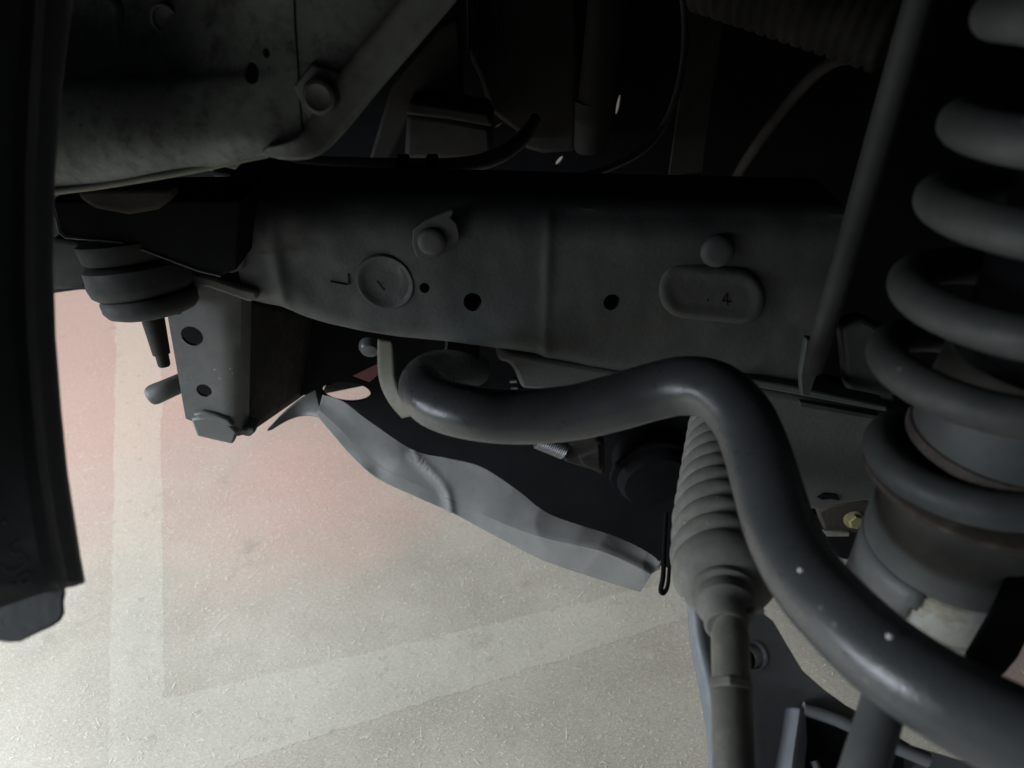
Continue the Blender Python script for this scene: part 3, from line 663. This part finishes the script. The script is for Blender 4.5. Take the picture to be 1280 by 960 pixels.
uc = slab('cover_sheet', [(318,380), (460,384), (640,400), (870,410), (880,720), (842,712), (800,700), (760,688), (690,664), (640,622), (600,600), (540,585), (470,552), (424,515), (404,512), (396,505), (384,494), (366,494), (330,500)], .73, .004, 'black', UC, bevel=0)  # near-black colour carries the shade of the recess
cut(uc, [ycyl(433,490,.73,30,13.5,rot=-0.08)])
slab('hole_rim', [(404,489), (408,482), (424,476), (446,477), (458,482), (404,493)], .755, .01, 'dark', UC, bevel=.001)
slab('red_floor_reflection', [(440,470), (476,452), (476,466), (462,478)], .70, .004, 'red', UC, bevel=.001)  # red slab stands in for a reflection of the floor
slab('gap_glint', [(637,476.5), (646,476), (646,478.5), (638,479)], .725, .003, 'pale', UC, bevel=0)  # small metal pieces, their glint put into the pale colour
slab('gap_glint', [(638,485.5), (647,485), (647,488), (639,488)], .725, .003, 'pale', UC, bevel=0)
pc = P(463, 431, .66)
lathe('pale_cap', pc, pc+Vector((0,-1,-.3)), [(0, .010), (.004, .010), (.008, .0075), (.009, .003)], 'bar', UC, seg=24)
tube('hanging_clip', [(833,640,.52,.0016), (830,690,.515,.0016), (829,720,.512,.0018), (826,738,.511,.0018), (830,741,.511,.0016), (835,730,.511,.0014), (837,700,.513,.0012)], 'black', UC, n=5, seg=10)

# steering gear and grimy castings glimpsed in the gap behind the bar
SG = thing('steering_gear', PY(800, 600, .68), 'grimy brown steering gear housing in the gap beside the boot', 'steering gear')
ga = PY(812, 585, .70)
lathe('housing', ga+Vector((0,.03,0)), ga+Vector((.01,-.05,-.01)), [(0, .045), (.03, .048), (.045, .046), (.052, .040), (.054, .02)], 'black', SG, seg=48)
lathe('housing_rim', ga+Vector((0,.0,0)), ga+Vector((.01,-.05,-.01)), [(0, .049), (.001, .052), (.006, .052), (.007, .049)], 'black', SG, seg=48)
slab('side_lug', [(703,556), (745,548), (756,556), (756,596), (738,588), (704,578)], .66, .03, 'grime_and_shade', SG, bevel=.004)
slab('lug_step', [(722,572), (750,560), (752,590), (728,582)], .652, .02, 'grime_and_shade', SG, bevel=.003)
FH = thing('flexible_pipe', PY(690, 560, .69), 'short ribbed bright metal flexible pipe glinting behind the bar', 'flexible pipe')
fa = PY(672, 548, .665); fb = PY(706, 562, .665); prof = []
fl_ = (fb-fa).length
for i in range(14):
    t = fl_*i/14; prof += [(t, .0105), (t+fl_/28, .0122)]
lathe('ribs', fa, fb, prof, 'chrome', FH, seg=30, smooth=50)

# ================================================================== cross member, right of the bar
CM = thing('cross_member', PY(1040, 600, .56), 'dark grey cross member with a yellow bolt between bar and spring', 'cross member')
slab('panel', [(930,484), (990,494), (1110,518), (1160,530), (1160,640), (1082,628), (1040,634), (1015,640), (960,600)], .565, .06, 'rail', CM, bevel=.006, seg=3)
slab('panel_rib', [(1000,503), (1100,520), (1100,526), (1000,509)], .560, .01, 'dark', CM, bevel=.001)
slab('upright_web', [(1052,410), (1080,400), (1120,420), (1120,505), (1060,492)], .585, .02, 'rail', CM, bevel=.004)
slab('bolt_bracket', [(1022,640), (1040,632), (1086,622), (1100,628), (1100,664), (1062,668), (1040,670), (1030,662)], .590, .02, 'brown', CM, bevel=.003)
slab('lower_beam', [(960,640), (1110,650), (1110,706), (1056,700), (1010,690), (960,690)], .63, .03, 'black', CM, bevel=.003)
nut = PY(1066, 648, .590)
wz = lathe('bolt_flange', nut, nut+Vector((0,-1,.25)), [(0, .0105), (.003, .0105), (.004, .0085)], 'zinc', CM, seg=32)
lathe('bolt_head', nut, nut+Vector((0,-1,.25)), [(.002, .0082), (.009, .0082), (.0102, .0068), (.0103, .001)], 'zinc', wz, seg=6, smooth=30)
slab('bolt_lip', [(1028,664), (1062,666), (1062,671), (1034,671)], .586, .004, 'flange', CM, bevel=.001)
slab('rim_slot', [(1022,622), (1030,617), (1046,619), (1050,626), (1040,624), (1028,625)], .563, .003, 'black', CM, bevel=0)

# ================================================================== slanted pipe with foot
SPP = thing('slanted_pipe', PY(1015, 495, .50), 'straight dark pipe slanting down in front of the spring', 'pipe')
tube('pipe', [(1168,-60,.33,.0068), (1140,30,.345,.0068), (1100,170,.385,.0070), (1060,310,.43,.0070), (1028,420,.475,.0070), (1016,462,.495,.0062)], 'hose', SPP, n=6, seg=24)
slab('pipe_foot', [(1008,424), (1034,428), (1032,440), (1012,496), (1002,495), (1000,470)], .505, .008, 'rail', SPP, bevel=.0015)

# ================================================================== upper dark bay: pipes, hoses, casting
H1 = thing('clipped_hose', PY(520, 205, .62), 'black hose in a clip running along the top of the rail', 'hose')
tube('hose', [(200,204,.69,.0075), (300,203,.69,.0075), (420,206,.69,.0075), (520,208,.69,.0075), (580,206,.69,.0075), (620,196,.70,.0075), (650,176,.74,.0075), (668,150,.80,.0075)], 'cable', H1, n=6, seg=18)
for x in (505, 541):
    lathe('clip_band', P(x-7, 208, .69), P(x+8, 208, .69), [(0, .0095), (.001, .0112), (.0095, .0112), (.0105, .0095)], 'black', H1, seg=24)
box('clip_block', P(524, 216, .69), (.042, .02, .014), 'dark', H1, bevel=.002)
H2 = thing('rail_top_pipe', PY(600, 240, .60), 'thin dark pipe lying flat just above the rail', 'pipe')
tube('pipe', [(270,214,.655,.005), (330,226,.652,.005), (420,236,.65,.005), (560,240,.65,.005), (760,243,.65,.005), (900,244,.65,.005), (1010,256,.64,.005)], 'hose', H2, n=6, seg=16)
H3 = thing('looped_cable', PY(840, 150, .75), 'thin dark cable hanging in a loop at the top', 'cable')
tube('cable', [(846,-60,.72,.0035), (856,20,.72,.0035), (854,80,.72,.0035), (838,140,.72,.0035), (810,182,.72,.0035), (770,206,.72,.0035), (720,222,.72,.0035), (660,228,.72,.0035)], 'cable', H3, n=7, seg=12)
H4 = thing('radiator_tube', PY(750, 190, .80), 'upright dark tube ending above the rail in engine bay', 'tube')
lathe('tube', PY(766,-70,.84), PY(742,150,.84), [(0, .019), (.19, .019), (.2, .018)], 'bay', H4, seg=28)
lathe('tube_foot', PY(741,128,.84), PY(732,190,.84), [(0, .019), (.03, .016), (.05, .014), (.055, .010)], 'bay', H4, seg=20)
H5 = thing('intake_duct', PY(620, 120, .90), 'ribbed black duct panel standing behind the speckled panel', 'duct')
slab('duct_face', [(580,-70), (584,60), (590,80), (600,100), (612,140), (645,165), (656,187), (680,193), (720,190), (726,-70)], .90, .03, 'bay', H5, bevel=.006)
for i in range(9):
    x = 584+i*5
    slab('duct_rib', [(x,-70), (x+2.4,-70), (x+3.4,70), (x+1,70)], .897, .004, 'bay', H5, bevel=.0005)
H6 = thing('brown_box', PY(560, 190, .85), 'small brown box above the clipped hose', 'box')
slab('box_body', [(508,142), (560,148), (614,158), (616,192), (590,200), (505,200)], .82, .06, 'bay', H6, bevel=.006)
slab('box_lid', [(512,126), (610,140), (618,160), (560,150), (506,144)], .815, .065, 'bay', H6, bevel=.004)
H7 = thing('inner_brace', PY(470, 180, .8), 'dark upright brace behind the diagonal panel edge', 'brace')
slab('brace_face', [(488,110), (530,60), (552,30), (574,20), (580,140), (566,150), (540,140), (520,130), (486,204), (460,204)], .86, .02, 'bay', H7, bevel=.004)
H8 = thing('flat_band', PY(880, 190, .9), 'flat dark brown band standing beside the looped cable', 'band')
slab('band', [(856,-60), (910,-60), (902,40), (890,120), (878,215), (836,220), (850,120)], .88, .006, 'bay', H8, bevel=.001)
H9 = thing('corrugated_hose', PY(1000, 30, .6), 'ribbed dark hose at the top edge beside the slanted pipe', 'hose')
ha = P(880,-40,.55); hb = P(1120,36,.50); hl = (hb-ha).length; prof = []
for i in range(16):
    t = hl*i/16; prof += [(t, .027), (t+hl*.018, .0298), (t+hl*.044, .0298), (t+hl*.0605, .027)]
lathe('ribs', ha, hb, prof, 'grime_and_shade', H9, seg=36, smooth=50)
H10 = thing('brown_hose', PY(1010, 110, .8), 'thin brown hose arching behind the slanted pipe', 'hose')
tube('hose', [(905,262,1.02,.006), (922,220,.90,.006), (940,190,.82,.006), (965,155,.78,.006), (1000,112,.74,.006), (1030,84,.70,.006), (1060,72,.67,.006), (1105,74,.64,.006)], 'bay', H10, n=7, seg=14)
